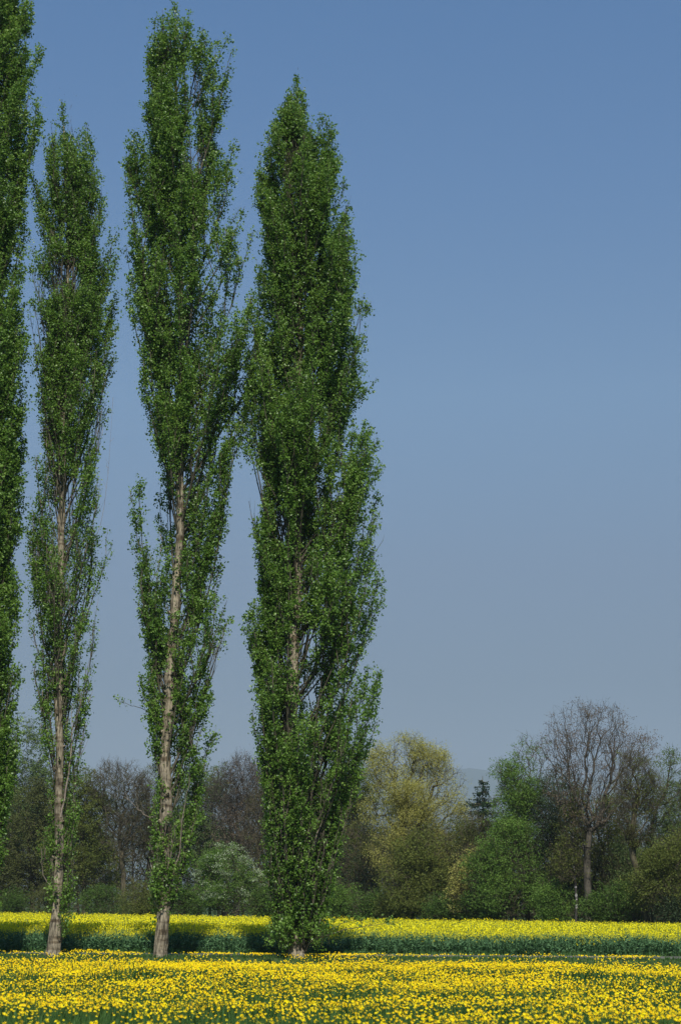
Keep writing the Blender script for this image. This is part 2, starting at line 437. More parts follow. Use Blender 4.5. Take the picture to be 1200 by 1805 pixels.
        r = trad(zb) * .4 * (1 - ts) + u * g * (.35 * ev + .65 * np.max(ev[3:7]))
        if aimed:
            Lm = min(L, 1.2 + 2.3 * float(ev[-1])) * rng.uniform(.85, 1.5); zb = max(base[2] + low, zt - Lm); L = zt - zb
            if L < .6: continue
            z = zb + L * ts; ev = env(z, a) - .08; r = ts ** rng.uniform(.6, .95) * ev[-1] * rng.uniform(.86, 1.0)
        over = np.where((r > ev * 1.02 + .25 * aimed) & (ts > .3))[0]
        if len(over):
            k_ = over[0]
            if k_ < 4: continue
            zc = z[k_]; z2 = np.linspace(zb, zc, 9); r = np.interp(z2, z, r); z = z2; L = zc - zb; zt = zc
        aa = a + rng.randn() * 0.2 * ts
        Pl = np.stack([txf(z) + r * np.cos(aa), tyf(z) + r * np.sin(aa), z], 1) + rng.randn(9, 3) * 0.04 * ts[:, None]
        r0 = np.clip(0.0065 * L + 0.006, .012, trad(zb) * .5 + .01) * rng.uniform(.45, 1.15)
        tube(br, Pl, r0 * (1 - ts * .86), 5, rng.rand())
        nsh = int(L * 4.4 * (0.85 + .3 * rng.rand()))
        ld = dens * rng.uniform(.55, 1.4)
        shoots(Pl, ts, nsh, rng.uniform(0.7, 1.2), ld, bareness(zt))
        # upright secondary limbs, each its own flame of leaves
        for _ in range(2):
            t0 = rng.uniform(.2, .65); q = np.array([np.interp(t0, ts, Pl[:, k]) for k in range(3)]); L2 = L * rng.uniform(.3, .55)
            if L2 < .6: continue
            if q[2] + L2 > ztop - .6: L2 = max(.4, ztop - .6 - q[2])
            a2 = rng.uniform(0, 2 * math.pi); o2 = rng.uniform(.2, .55); t2 = np.linspace(0, 1, 6)
            e2 = 1 - (1 - t2) ** 2
            P2 = q + np.stack([np.cos(a2) * o2 * e2, np.sin(a2) * o2 * e2, L2 * t2], 1) + rng.randn(6, 3) * .02 * t2[:, None]
            dx = P2[:, 0] - txf(P2[:, 2]); lim = np.where(dx > 0, env(P2[:, 2], 0.0), env(P2[:, 2], math.pi)) * .97
            P2[:, 0] = txf(P2[:, 2]) + np.clip(dx, -lim, lim)
            tube(br, P2, r0 * .55 * (1 - .85 * t2), 4, rng.rand())
            shoots(P2, t2, int(L2 * 7), rng.uniform(.45, .9), ld, bareness(zt))
        # leaves on the leading shoot
        n = int(L * 14 * dens); s = rng.uniform(0.35, 1.0, n) ** .8
        pts = np.stack([np.interp(s, ts, Pl[:, k]) for k in range(3)], 1) + rng.randn(n, 3) * 0.09
        LC.append(pts)
        nmade += 1
    if low < .5:          # suckers from the foot of the trunk
        for _ in range(80):
            a = rng.uniform(0, 2 * math.pi); L = rng.uniform(1.2, 4.2) if rng.rand() < .5 else rng.uniform(4, 8.5); ts = np.linspace(0, 1, 7); z = base[2] + .1 + L * ts
            if abs(((a + math.pi / 2 + math.pi) % (2 * math.pi)) - math.pi) < .35: continue
            rr_ = .15 + rng.uniform(.3, .96) * (1 - (1 - ts) ** 2.4) * (env(z + .4, a) - .1)
            Pl = np.stack([txf(z) + rr_ * np.cos(a), tyf(z) + rr_ * np.sin(a), z], 1) + rng.randn(7, 3) * .03
            if True:
                g0 = np.array([txf(base[2]) + rng.randn() * .45, tyf(base[2]) + rng.randn() * .4, base[2] + .05])
                if abs(g0[0] - txf(base[2])) > .2: shoots(g0 + np.array([[0, 0, 0], [0, 0, .5], [rng.randn() * .1, 0, 1.1]]), np.array([0, .5, 1]), 3, 1.0, dens)
            tube(br, Pl, (.01 + .004 * L) * (1 - .8 * ts), 4, rng.rand()); shoots(Pl, ts, int(L * 5), .6, dens * .65, .4)
    # crown leader: short shoots close to the stem all along
    zs = np.arange(zmin, ztop - .5, 0.22)
    for z in zs:
        a = rng.uniform(0, 2 * math.pi)
        if is_open(z, a) or rng.rand() > thinness(z): continue
        q = np.array([txf(z), tyf(z), z]) + np.array([math.cos(a), math.sin(a), 0]) * trad(z)
        Pl = np.stack([q + np.array([math.cos(a), math.sin(a), 0]) * 0.5 * t * min(1, env(z, a)) + np.array([0, 0, 1.2]) * t for t in (0, .5, 1)])
        if z > ztop - 3: Pl = Pl * [1, 1, 1]
        shoots(Pl, np.array([0, .5, 1]), 3, 0.7, dens, bareness(z))
    # tips of the leading shoots
    for k in range(8):
        hh = 0 if k == 0 else rng.uniform(.3, 2.4); zt = ztop - .12 - hh
        e_ = 0 if k == 0 else rng.uniform(-1, 1); wd = env(zt, 0.0 if e_ > 0 else math.pi) * .9
        P2 = np.array([[txf(zt - 2.6 + 2.6 * t) + e_ * wd * (.4 + .6 * min(1, t * 1.6)), tyf(zt) + (0 if k == 0 else rng.uniform(-.3, .3)) * t, zt - 2.6 + 2.6 * t] for t in np.linspace(0, 1, 7)])
        tube(br, P2, np.linspace(.022, .005, 7), 4, rng.rand())
        n = 150; sL = rng.rand(n) ** .85; pts = np.stack([np.interp(sL, np.linspace(0, 1, 7), P2[:, i]) for i in range(3)], 1)
        LC.append(np.repeat(pts + rng.randn(n, 3) * (.05 + .13 * (1 - sL))[:, None], 3, 0) + rng.randn(3 * n, 3) * .05)
    # hand placed branches seen in the photograph: pixel polyline, thickness, leafiness
    for pts, r0, leafy, dy in extras:
        Pp = np.array([at(x, y, Y + dy * k / max(1, len(pts) - 1)) for k, (x, y) in enumerate(pts)])
        ts0 = np.linspace(0, 1, len(Pp)); ts = np.linspace(0, 1, 14)
        Pq = np.stack([np.interp(ts, ts0, Pp[:, k]) for k in range(3)], 1)
        Pq[1:-1] = (Pq[:-2] + 2 * Pq[1:-1] + Pq[2:]) / 4
        Pq += rng.randn(14, 3) * .015
        dd = MB()
        tube(dd if leafy == 0 else br, Pq, r0 * (1 - .8 * ts), 5, rng.rand())
        if leafy:
            n = int(leafy); s = rng.uniform(.3, 1, n) ** .7
            pp = np.stack([np.interp(s, ts, Pq[:, k]) for k in range(3)], 1)
            tw = pp + rng.randn(n, 3) * .1 + np.array([0, 0, .08])
            segs(br, pp, tw, .004, .003, 3); LC.append(tw)
            LC.append(np.repeat(tw, 2, 0) + rng.randn(2 * n, 3) * .06)
        else:
            s = rng.uniform(.3, 1, 6)
            pp = np.stack([np.interp(s, ts, Pq[:, k]) for k in range(3)], 1)
            segs(dd, pp, pp + rng.randn(6, 3) * .12 + [0, 0, .22], .006, .003, 3)
            dd.build('dead_branch', M['deadwood'], root, True)
    C = np.concatenate(LC)
    g3 = .5 * vnoise(C[:, 0], C[:, 2] / 2.2, .42, seed) + .5 * vnoise(C[:, 1] + 17 + C[:, 0] * .6, C[:, 2] / 2.2, .5, seed + 1)
    g2 = vnoise(C[:, 0], C[:, 2] / 2.6, .62, seed + 2)
    keep = (C[:, 2] > float(base[2]) + .15) & (g3 + .55 * g2 + rng.rand(len(C)) * .2 > gap)
    C = C[keep]
    clump = rng.rand(len(C)) * .6 + .15 + .2 * np.sin(np.arange(len(C)) / 40.0 + rng.rand())
    leaves(lf, C, leaf, rng, 0.85, 0.0, clump)
    br.build('branches', [M['limb'], M['deadwood']], root, True)
    lf.build('crown', M['poplar'], root)
    return root, len(C)

YP = 59.6
cnt = []
# rightmost, broad and leafy to the ground
t4, n = poplar('broadest poplar, rightmost of the row, leafy right down to the ground', YP,
    [(524, 1690), (516, 1600), (510, 1450), (512, 1300), (517, 1200), (524, 1000), (528, 850), (530, 600), (527, 350), (523, 120)],
    [(130, 520, 527), (170, 497, 547), (220, 482, 570), (260, 456, 598), (310, 452, 608), (370, 450, 624), (430, 452, 635), (480, 446, 642), (540, 434, 656),
     (600, 428, 652), (680, 424, 650), (720, 422, 662), (770, 416, 676), (850, 430, 678), (900, 440, 683), (950, 450, 683), (1000, 446, 675), (1060, 452, 677),
     (1090, 430, 672), (1130, 434, 672), (1180, 446, 680), (1250, 438, 676), (1300, 448, 664), (1350, 470, 640), (1400, 472, 625), (1450, 470, 608), (1500, 468, 600),
     (1550, 470, 590), (1600, 474, 582), (1650, 484, 572), (1678, 498, 560)],
    [(1690, .27), (1600, .23), (1200, .2), (1000, .16), (700, .1), (400, .06), (120, .02)],
    262, 11, low=.15, gap=.66, open_front=[(1150, 1250), (930, 985)], dens=.86, bare=[(1320, 1640, .35), (900, 1320, .12)], leaf=.087, thin=[(1250, 1690, .7)],
    extras=[([(556, 1655), (600, 1640), (650, 1632), (700, 1626)], .02, 26, 1.0), ([(560, 1650), (610, 1625), (640, 1622)], .015, 18, -.6),
            ([(505, 1310), (500, 1250), (492, 1195), (480, 1160)], .045, 20, -.7), ([(545, 1430), (556, 1370), (560, 1340), (600, 1250), (610, 1180)], .045, 20, -.8),
            ([(530, 1560), (560, 1480), (590, 1400), (610, 1330)], .06, 30, -1.0), ([(500, 1600), (490, 1500), (480, 1380)], .05, 30, -.8),
            ([(530, 1190), (545, 1100), (552, 1000), (560, 900)], .04, 20, .3), ([(528, 1600), (545, 1520), (570, 1440), (575, 1380)], .04, 0, -1.0), ([(512, 1640), (500, 1560), (495, 1460), (500, 1400)], .035, 0, -.9)],)
cnt.append(n)
t3, n = poplar('tallest fully visible poplar, third from the left, with forked top and bare lower trunk', YP,
    [(284, 1692), (290, 1560), (293, 1450), (293, 1330), (303, 1150), (315, 980), (319, 850), (320, 550), (312, 250), (308, -5)],
    [(0, 292, 332), (50, 266, 366), (90, 252, 412), (150, 250, 428), (200, 250, 433), (240, 245, 424), (270, 210, 420), (340, 205, 420), (390, 214, 456),
     (430, 226, 464), (470, 216, 466), (530, 220, 466), (600, 228, 464), (650, 236, 460), (700, 252, 450), (750, 250, 440), (790, 238, 425), (830, 246, 402),
     (880, 211, 400), (950, 225, 408), (1000, 238, 408), (1050, 246, 410), (1110, 236, 405), (1180, 250, 395), (1230, 252, 385), (1262, 276, 385),
     (1300, 276, 385), (1350, 276, 374), (1400, 280, 362), (1450, 264, 345), (1500, 266, 330), (1560, 272, 313), (1640, 276, 300)],
    [(1690, .235), (1600, .205), (1330, .19), (980, .15), (700, .1), (400, .06), (0, .02)],
    150, 23, open_front=[(850, 1070), (1270, 1470)], dens=.86, gap=.6, bare=[(1300, 1560, .45), (840, 1300, .2), (400, 840, .07)], leaf=.087, thin=[(1270, 1640, .5), (830, 1270, .85)],
    extras=[([(268, 1255), (240, 1246), (218, 1238), (202, 1232)], .015, 14, -.5), ([(290, 1443), (262, 1440), (240, 1425), (220, 1396)], .022, 0, -.5),
            ([(296, 1275), (330, 1230), (352, 1190), (380, 1130)], .055, 26, -.4), ([(288, 1530), (272, 1510), (262, 1480)], .02, 0, -.5),
            ([(318, 835), (335, 770), (352, 700), (356, 660)], .06, 12, -.3), ([(320, 520), (340, 440), (352, 380)], .06, 10, -.3),
            ([(300, 1560), (318, 1500), (322, 1440), (335, 1370)], .035, 0, -.6), ([(292, 1560), (305, 1490), (312, 1450)], .03, 0, -.7)],)
cnt.append(n)
t2, n = poplar('slender thin-crowned poplar, second from the left, with long pale bare trunk', YP + .2,
    [(93, 1690), (103, 1600), (104, 1480), (105, 1300), (104, 1150), (110, 950), (117, 700), (121, 450), (112, 180)],
    [(182, 100, 128), (205, 86, 160), (235, 74, 172), (280, 62, 178), (340, 52, 190), (400, 50, 203), (470, 50, 212), (530, 46, 215), (600, 54, 210), (660, 60, 208),
     (700, 66, 190), (750, 72, 188), (790, 82, 190), (850, 52, 188), (900, 50, 182), (950, 46, 176), (980, 50, 198), (1040, 50, 190), (1100, 48, 180), (1150, 50, 170),
     (1200, 60, 168), (1260, 64, 165), (1310, 80, 160), (1360, 90, 152), (1440, 86, 150), (1500, 78, 140), (1560, 84, 135), (1640, 100, 124)],
    [(1690, .25), (1620, .17), (1300, .135), (950, .12), (700, .08), (400, .05), (180, .02)],
    138, 37, open_front=[(870, 1020), (1180, 1560)], dens=.76, gap=.6, bare=[(1000, 1560, .45), (650, 1000, .35)], leaf=.08, thin=[(1300, 1640, .33), (680, 1300, .72)],
    extras=[([(90, 1562), (78, 1545), (73, 1520), (76, 1500)], .02, 0, -.3), ([(108, 1440), (118, 1380), (126, 1330), (128, 1240)], .04, 0, -.3),
            ([(106, 1200), (120, 1100), (130, 1040)], .04, 0, -.3), ([(112, 930), (140, 820), (150, 740), (152, 690)], .03, 0, -.2), 
            ([(100, 1150), (82, 1060), (72, 960)], .03, 12, -.2), ([(100, 1678), (116, 1645), (123, 1610), (120, 1565)], .012, 60, -.3), ([(100, 1676), (112, 1650), (114, 1620)], .01, 40, -.5), ([(111, 1070), (135, 1030), (160, 980), (185, 900), (192, 820), (200, 700)], .012, 0, -.2)],)
cnt.append(n)
t1, n = poplar('dense poplar at the left edge of the picture, its top and trunk out of frame', YP - .6,
    [(-42, 1692), (-40, 1500), (-34, 1200), (-28, 900), (-20, 500), (-2, 100), (4, -100)],
    [(-110, -10, 14), (-50, -40, 34), (0, -50, 50), (30, -70, 61), (80, -80, 60), (120, -84, 68), (155, -90, 88), (190, -95, 84), (230, -100, 70), (300, -105, 60), (400, -110, 56), (600, -112, 50),
     (700, -115, 58), (780, -115, 48), (820, -118, 44), (940, -118, 45), (1010, -116, 34), (1050, -116, 24), (1100, -115, 36), (1180, -112, 42), (1230, -110, 30),
     (1300, -108, 35), (1400, -100, 25), (1500, -90, 14), (1600, -80, 0), (1670, -70, -14)],
    [(1690, .3), (1200, .22), (700, .13), (300, .08), (-100, .03)],
    190, 51, dens=1.0, bare=[(1200, 1600, .2)], leaf=.09)
cnt.append(n)
print("poplar leaves", cnt)

# ------------------------------------------------------------------ other trees
def arbor(trunk, pts, bf=0.35, down=0.8):
    """joins scattered points into a branching tree growing from the trunk nodes"""
    T = [np.array(p) for p in trunk]; n0 = len(T)
    nodes = np.zeros((n0 + len(pts), 3)); nodes[:n0] = T
    par = np.full(n0 + len(pts), -1); path = np.zeros(n0 + len(pts))
    for i in range(1, n0): par[i] = i - 1; path[i] = path[i - 1] + np.linalg.norm(T[i] - T[i - 1])
    start = max(1, n0 // 2)
    o = np.argsort(np.linalg.norm(pts - T[-1], axis=1) if n0 < 4 else np.min(np.linalg.norm(pts[:, None] - np.array(T[start:])[None], axis=2), axis=1))
    k = n0
    for i in o:
        p = pts[i]; d = p - nodes[:k]; dist = np.linalg.norm(d, axis=1)
        c = dist + bf * path[:k] + down * np.maximum(0, -d[:, 2])
        c[:start - 1] += 50
        j = int(np.argmin(c)); nodes[k] = p; par[k] = j; path[k] = path[j] + dist[j]; k += 1
    return nodes, par, n0

def scatter(blobs, n, rng, shell=0.5, floor=None):
    vol = np.array([b[3] * b[4] * b[5] for b in blobs]) ** 0.75; vol /= vol.sum()
    ks = rng.choice(len(blobs), n, p=vol)
    B = np.array(blobs)[ks]
    d = rng.randn(n, 3); d /= np.linalg.norm(d, axis=1)[:, None]
    r = rng.rand(n) ** (1 / 3 * (1 - shell) + .12 * shell)
    p = B[:, :3] + d * r[:, None] * B[:, 3:]
    if floor is not None: p[:, 2] = np.maximum(p[:, 2], floor + .1 + rng.rand(n) * .4)
    return p

def tree(name, label, cat, off, trunkpx, blobpx, tips, leafm, nleaf, lsize, seed, group=None, bark='greybark', tr=None, twigs=4, twlen=.5, bf=.35, clump=.32, r0=.010, aspect=.75, up=0.0,
         flowers=None, droop=0.0, depthk=0.85, extra=None, stems=None, e=2.35):
    if nleaf: nleaf = int(nleaf * 1.9); lsize *= .82; twigs = min(twigs, 1 if nleaf > 12000 else 4)
    rng = np.random.RandomState(seed)
    Y = edge_at(trunkpx[0][0], off)
    tp = np.array([at(x, y, Y) for x, y in trunkpx]); tp[0][2] = 0.05
    root = empty(name, tuple(tp[0]), label, cat, group)
    blobs = []
    for b in blobpx:
        cx, cy, rx, ry = b[:4]; dy = b[4] if len(b) > 4 else 0
        c = at(cx, cy, Y + dy); ex = at(cx + rx, cy, Y + dy); ey = at(cx, cy - ry, Y + dy)
        RX = abs(ex[0] - c[0]); RZ = abs(ey[2] - c[2]); blobs.append((c[0], c[1], c[2], RX, RX * depthk, RZ))
    pts = scatter(blobs, tips, rng, 0.45, 0.0)
    # densify trunk
    TN = []
    for a, b in zip(tp[:-1], tp[1:]):
        k = max(1, int(np.linalg.norm(b - a) / 1.0))
        for i in range(k): TN.append(a + (b - a) * i / k)
    TN.append(tp[-1])
    TN = np.array(TN); TN[1:-1] += rng.randn(len(TN) - 2, 3) * .06
    nodes, par, n0 = arbor(TN, pts, bf)
    # soften: bend each long edge by a midpoint
    N = len(nodes)
    kids = np.zeros(N, int)
    for i in range(1, N): kids[par[i]] += 1
    acc = np.zeros(N)
    for i in range(N - 1, 0, -1):
        if kids[i] == 0 or acc[i] == 0: acc[i] += r0 ** e
        acc[par[i]] += acc[i]
    rad = acc ** (1 / e)
    if tr:
        k_ = tr / rad[1]; rad = np.where(rad > r0 * 2, r0 * 2 + (rad - r0 * 2) * (tr - r0 * 2) / max(1e-3, rad[1] - r0 * 2), rad)
    mt = MB(); tz = TN.copy(); rr = rad[:n0].copy(); rr[0] = rr[1] * 1.25; 
    tube(mt, tz, rr, 9, 0, .05, rng)
    mt.build('trunk', M[bark], root, True)
    mbx = MB()
    idx = np.arange(n0, N); A = nodes[par[idx]]; B = nodes[idx]; ln = np.linalg.norm(B - A, axis=1)
    mid = (A + B) / 2 + rng.randn(len(idx), 3) * (ln * .07)[:, None] - np.array([0, 0, 1])[None] * (ln * .05)[:, None]
    rb = rad[idx]; ra = np.minimum(rad[par[idx]], rb * 1.35)
    segs(mbx, A, mid, ra, (ra + rb) / 2, 5); segs(mbx, mid, B, (ra + rb) / 2, rb, 5)
    tipi = idx[kids[idx] == 0]; TP = nodes[tipi]; TD = TP - nodes[par[tipi]]; TD /= np.linalg.norm(TD, axis=1)[:, None] + 1e-9
    if twigs:
        src = np.repeat(nodes[idx], twigs, 0); dirs = np.repeat((B - A) / (ln[:, None] + 1e-9), twigs, 0)
        d = dirs + rng.randn(len(src), 3) * .55 + [0, 0, .35 - droop]; d /= np.linalg.norm(d, axis=1)[:, None]
        en = src + d * (twlen * rng.uniform(.4, 1.2, len(src)))[:, None]
        segs(mbx, src, en, r0 * .75, r0 * .4, 3)
        # second order twigs
        s2 = src + (en - src) * rng.uniform(.3, .9, (len(src), 1)); d2 = d + rng.randn(len(src), 3) * .6; d2 /= np.linalg.norm(d2, axis=1)[:, None]
        segs(mbx, s2, s2 + d2 * (twlen * .5), r0 * .5, r0 * .35, 3)
    mbx.build('branches', M['greybark' if bark == 'birch' else bark], root, True)
    if nleaf:
        lf = MB()
        wt = 0.05 + vnoise(nodes[idx][:, 0] * 1.0, nodes[idx][:, 2] * 1.0 + nodes[idx][:, 1], 1.5, seed) ** 2.6
        wt /= wt.sum()
        ci = rng.choice(len(idx), nleaf, p=wt)
        sp = max(1, nleaf // 12)
        ctr = nodes[idx][ci[:sp]] + rng.randn(sp, 3) * clump * np.array([1.05, 1.05, .8]) + np.array([0, 0, -droop * .3])
        C = ctr[rng.randint(0, sp, nleaf)] + rng.randn(nleaf, 3) * .17 * np.array([1, 1, .55 + droop])
        C[:, 2] = np.maximum(C[:, 2], .05)
        tn = np.clip(.05 + .9 * rng.rand(sp)[rng.randint(0, sp, nleaf)] * .5 + .5 * rng.rand(nleaf), 0, 1)
        leaves(lf, C, lsize, rng, aspect, up, tn, droop=droop)
        lf.build('crown', M[leafm], root)
    if flowers:
        fl = MB(); ci = rng.choice(len(tipi), flowers)
        ci = ci[:flowers // 26][rng.randint(0, flowers // 26, flowers)]
        C = TP[ci] + rng.randn(flowers, 3) * [.22, .22, .09] + [0, -.1, .18]
        leaves(fl, C, .10, rng, .9); fl.build('blossom', M['blossom'], root)
    if extra:
        for (x, y, r_, m_) in extra:
            c = at(x, y, Y - .3); mm = MB(); k = 420
            d = rng.randn(k, 3); d /= np.linalg.norm(d, axis=1)[:, None]; rr_ = (rng.rand(k) ** .5)[:, None] * r_
            segs(mm, np.repeat(c[None], 60, 0), c + d[:60] * r_ * .9, .012, .006, 3)
            leaves(mm, c + d * rr_, .10, rng, .6); mm.build('mistletoe', M[m_], root)
    return root

GW = "trees of the wood edge behind the rapeseed field"
GB = "low bushes at the foot of the wood edge"
T = lambda *a, **k: tree(*a, group=GW, **k)
T('broadleaf_tree', 'tall hazy grey-green tree behind the leftmost poplar at the picture edge', 'tree', 14, [(28, 1615), (30, 1480), (34, 1400)],
  [(38, 1330, 45, 68), (0, 1370, 50, 70), (60, 1410, 50, 70), (20, 1450, 70, 60)], 900, 'pale', 34000, .2, 1, tr=.35, clump=.5)
T('broadleaf_tree', 'olive brown budding tree between the two leftmost poplars', 'tree', 5, [(60, 1615), (55, 1540), (50, 1480)],
  [(40, 1490, 60, 60), (70, 1430, 50, 55), (20, 1550, 60, 45), (90, 1540, 40, 50)], 900, 'brown', 30000, .19, 2, tr=.25, clump=.5)
T('broadleaf_tree', 'olive green tree just right of the second poplar from the left', 'tree', 4, [(150, 1615), (148, 1540), (146, 1470)],
  [(140, 1400, 40, 48), (160, 1440, 42, 55), (130, 1500, 55, 60), (170, 1530, 45, 60)], 1000, 'olive', 26000, .17, 3, tr=.25, clump=.5)
T('bare_tree', 'bare dark-limbed tree standing left of the third poplar trunk', 'tree', 8, [(218, 1615), (217, 1540), (210, 1480), (213, 1440)],
  [(215, 1400, 50, 55), (195, 1385, 40, 42), (255, 1420, 40, 55), (225, 1470, 55, 50)], 1100, 'brown', 3500, .10, 4, tr=.25, twigs=4, twlen=.8, r0=.014, clump=.5)
T('bare_tree', 'slim bare tree with leaning stem right beside the third poplar trunk', 'tree', 12, [(252, 1615), (256, 1560), (268, 1480)],
  [(270, 1400, 32, 55), (250, 1450, 35, 60), (285, 1470, 40, 60)], 700, 'olive', 5000, .11, 5, tr=.18, twlen=.7, r0=.013, clump=.5)
T('broadleaf_tree', 'faint green tree behind the right side of the third poplar', 'tree', 14, [(345, 1615), (347, 1540), (350, 1470)],
  [(350, 1400, 40, 60), (375, 1385, 24, 42), (330, 1470, 50, 60), (365, 1500, 45, 60)], 800, 'pale', 18000, .16, 6, tr=.2, clump=.5)
T('bare_tree', 'bare twiggy grey-brown tree above the white blossoming tree', 'tree', 9, [(418, 1615), (420, 1540), (422, 1470)],
  [(425, 1390, 48, 58), (400, 1410, 40, 55), (455, 1415, 36, 60), (425, 1460, 55, 50)], 1300, 'bud', 5000, .12, 7, tr=.2, twigs=5, twlen=.8, r0=.013, bark='ashbark')
T('bare_tree', 'thin bare tree partly hidden by the left side of the broadest poplar', 'tree', 6, [(462, 1615), (460, 1560), (452, 1480)],
  [(450, 1450, 30, 60), (475, 1420, 30, 60), (470, 1520, 30, 50)], 500, 'brown', 1500, .10, 8, tr=.15, twlen=.8, r0=.012)
T('blossoming_tree', 'round white blossoming tree between the third poplar and the broadest poplar', 'tree', 1.0, [(400, 1617), (400, 1590), (400, 1560)],
  [(400, 1522, 44, 34), (375, 1560, 32, 42), (435, 1560, 32, 42), (405, 1580, 50, 30)], 700, 'green', 13000, .13, 9, tr=.2, flowers=5200, clump=.3, twigs=2)
T('broadleaf_tree', 'dim green tree showing through the lower crown of the broadest poplar', 'tree', 8, [(560, 1618), (560, 1540), (560, 1470)],
  [(560, 1420, 50, 60), (530, 1480, 50, 70), (590, 1500, 50, 70)], 900, 'olive', 18000, .15, 10, tr=.2, clump=.5)
T('broadleaf_tree', 'grey-green tree directly right of the broadest poplar, left of the yellow willow', 'tree', 12, [(628, 1618), (625, 1540), (625, 1450)],
  [(618, 1370, 36, 60), (600, 1430, 50, 70), (645, 1450, 42, 70), (620, 1520, 60, 60)], 1000, 'olive', 18000, .15, 11, tr=.2, clump=.5)
T('broadleaf_tree', 'bare-limbed bluish dark tree in the gap left of the willow trunk', 'tree', 6, [(655, 1618), (655, 1560), (650, 1500)],
  [(640, 1500, 45, 60), (670, 1540, 40, 45), (615, 1550, 40, 45)], 700, 'dark', 3500, .12, 12, tr=.15, clump=.4)
T('willow_tree', 'large yellow-green willow, the tallest yellow crown of the wood edge', 'tree', 5, [(722, 1618), (722, 1560), (708, 1480), (710, 1430), (718, 1400)],
  [(720, 1332, 40, 40, 0), (672, 1348, 28, 40, 0), (760, 1350, 34, 40, 0), (700, 1385, 42, 34, -1), (795, 1395, 28, 46, 0), (752, 1410, 44, 40, -1), (672, 1425, 34, 44, 0), (725, 1455, 48, 40, -1), (800, 1450, 30, 46, 0), (685, 1500, 36, 40, 0), (760, 1500, 44, 40, 0)],
  1700, 'willow', 42000, .13, 13, tr=.42, clump=.3, droop=.35, aspect=.45, r0=.012)
T('willow_tree', 'lower olive-coloured willow in front of the tall yellow willow', 'tree', 2, [(745, 1620), (747, 1580), (755, 1540)],
  [(770, 1545, 50, 48), (705, 1550, 36, 36), (745, 1500, 45, 38), (805, 1490, 30, 50), (800, 1560, 36, 42), (730, 1585, 50, 26)], 1400, 'olive', 32000, .14, 14, tr=.25, clump=.32, droop=.2)
T('broadleaf_tree', 'slim yellowish sapling left of the fresh green shrub', 'tree', .8, [(818, 1620), (818, 1580), (820, 1550)],
  [(818, 1555, 20, 38), (826, 1520, 18, 32), (812, 1590, 22, 26)], 300, 'willow', 3000, .12, 15, tr=.08, clump=.3)

def spruce(label, px, ytop, ybase, off, hw, seed):
    rng = np.random.RandomState(seed); Y = edge_at(px, off)
    b = at(px, ybase, Y); b[2] = -.05; t = at(px, ytop, Y)
    root = empty('spruce_tree', tuple(b), label, 'tree', GW)
    zz = np.linspace(b[2], t[2], 24); mb = MB()
    H = t[2] - b[2]; sc = Y / F
    tube(mb, np.stack([np.full(24, t[0]), np.full(24, Y), zz], 1), .2 * (1 - np.linspace(0, 1, 24) * .92), 8, 0, .04, rng)
    mb.build('trunk', M['greybark'], root, True)
    br = MB(); lf = MB()
    tube(br, [[t[0], Y, b[2] + 1], [t[0], Y, t[2] - .02]], [.05, .01], 5)
    z = t[2] - .3
    while z > b[2] + H * .22:
        q = (t[2] - z); Lb = min(hw * sc * 1.15, .35 + q * .5) * rng.uniform(.8, 1.1)
        nb = rng.randint(4, 7)
        a0 = rng.rand() * 6
        for k in range(nb):
            a = a0 + k * 2 * math.pi / nb + rng.randn() * .15; L = Lb * rng.uniform(.45, 1.2); z = z - rng.uniform(-.12, .12); ts = np.linspace(0, 1, 6)
            P = np.stack([t[0] + np.cos(a) * L * ts, Y + np.sin(a) * L * ts, z - rng.uniform(.1, .4) * L * ts + .25 * L * ts ** 3], 1)
            tube(br, P, .03 * (1 - .8 * ts), 4)
            n = int(70 * L) + 8; s = rng.uniform(.1, 1, n)
            C = np.stack([np.interp(s, ts, P[:, i]) for i in range(3)], 1)
            sd_ = rng.randn(n) * .22 * (1.1 - s) * L * .6
            C += np.stack([-np.sin(a) * sd_, np.cos(a) * sd_, -np.abs(rng.randn(n)) * .17], 1)
            leaves(lf, C, .16, rng, .4, 0, rng.rand(n), droop=.5)
        z -= rng.uniform(.28, .42) + q * .012
    br.build('branches', M['greybark'], root, True); lf.build('crown', M['needle'], root)
spruce('dark pointed spruce between the yellow willow and the fresh green tree', 850, 1368, 1618, 9, 36, 16)

T('broadleaf_tree', 'brownish budding tree under the dark spruce', 'tree', 5, [(835, 1620), (838, 1540), (836, 1480)],
  [(838, 1470, 28, 38), (850, 1520, 36, 45), (825, 1540, 30, 50)], 600, 'brown', 6000, .12, 17, tr=.14, clump=.4)
T('broadleaf_tree', 'loose fresh green tree left of the big bare tree', 'tree', 6, [(932, 1620), (930, 1540), (926, 1450), (922, 1390)],
  [(925, 1325, 22, 32), (948, 1335, 22, 32), (893, 1362, 26, 28), (920, 1390, 40, 38), (945, 1420, 36, 45), (895, 1430, 36, 40), (925, 1470, 42, 36)], 1100, 'green', 14500, .12, 18, tr=.15, clump=.3)
T('broadleaf_shrub', 'bright green full shrub in front of the fresh green tree', 'shrub', 1.5, [(890, 1620), (890, 1590), (890, 1550)],
  [(880, 1500, 42, 38), (860, 1540, 40, 45), (915, 1520, 42, 50), (940, 1560, 34, 45), (890, 1580, 60, 32), (905, 1468, 34, 26)], 1400, 'green', 22000, .13, 19, tr=.18, clump=.3)
T('ivy_clad_tree', 'dark brown-green crown directly left of the big bare tree crown', 'tree', 7, [(975, 1620), (978, 1540), (980, 1450)],
  [(985, 1385, 32, 34), (972, 1430, 36, 45), (1000, 1450, 36, 50), (980, 1500, 40, 50), (1000, 1560, 40, 40)], 1100, 'dark', 14000, .13, 20, tr=.2, clump=.36)
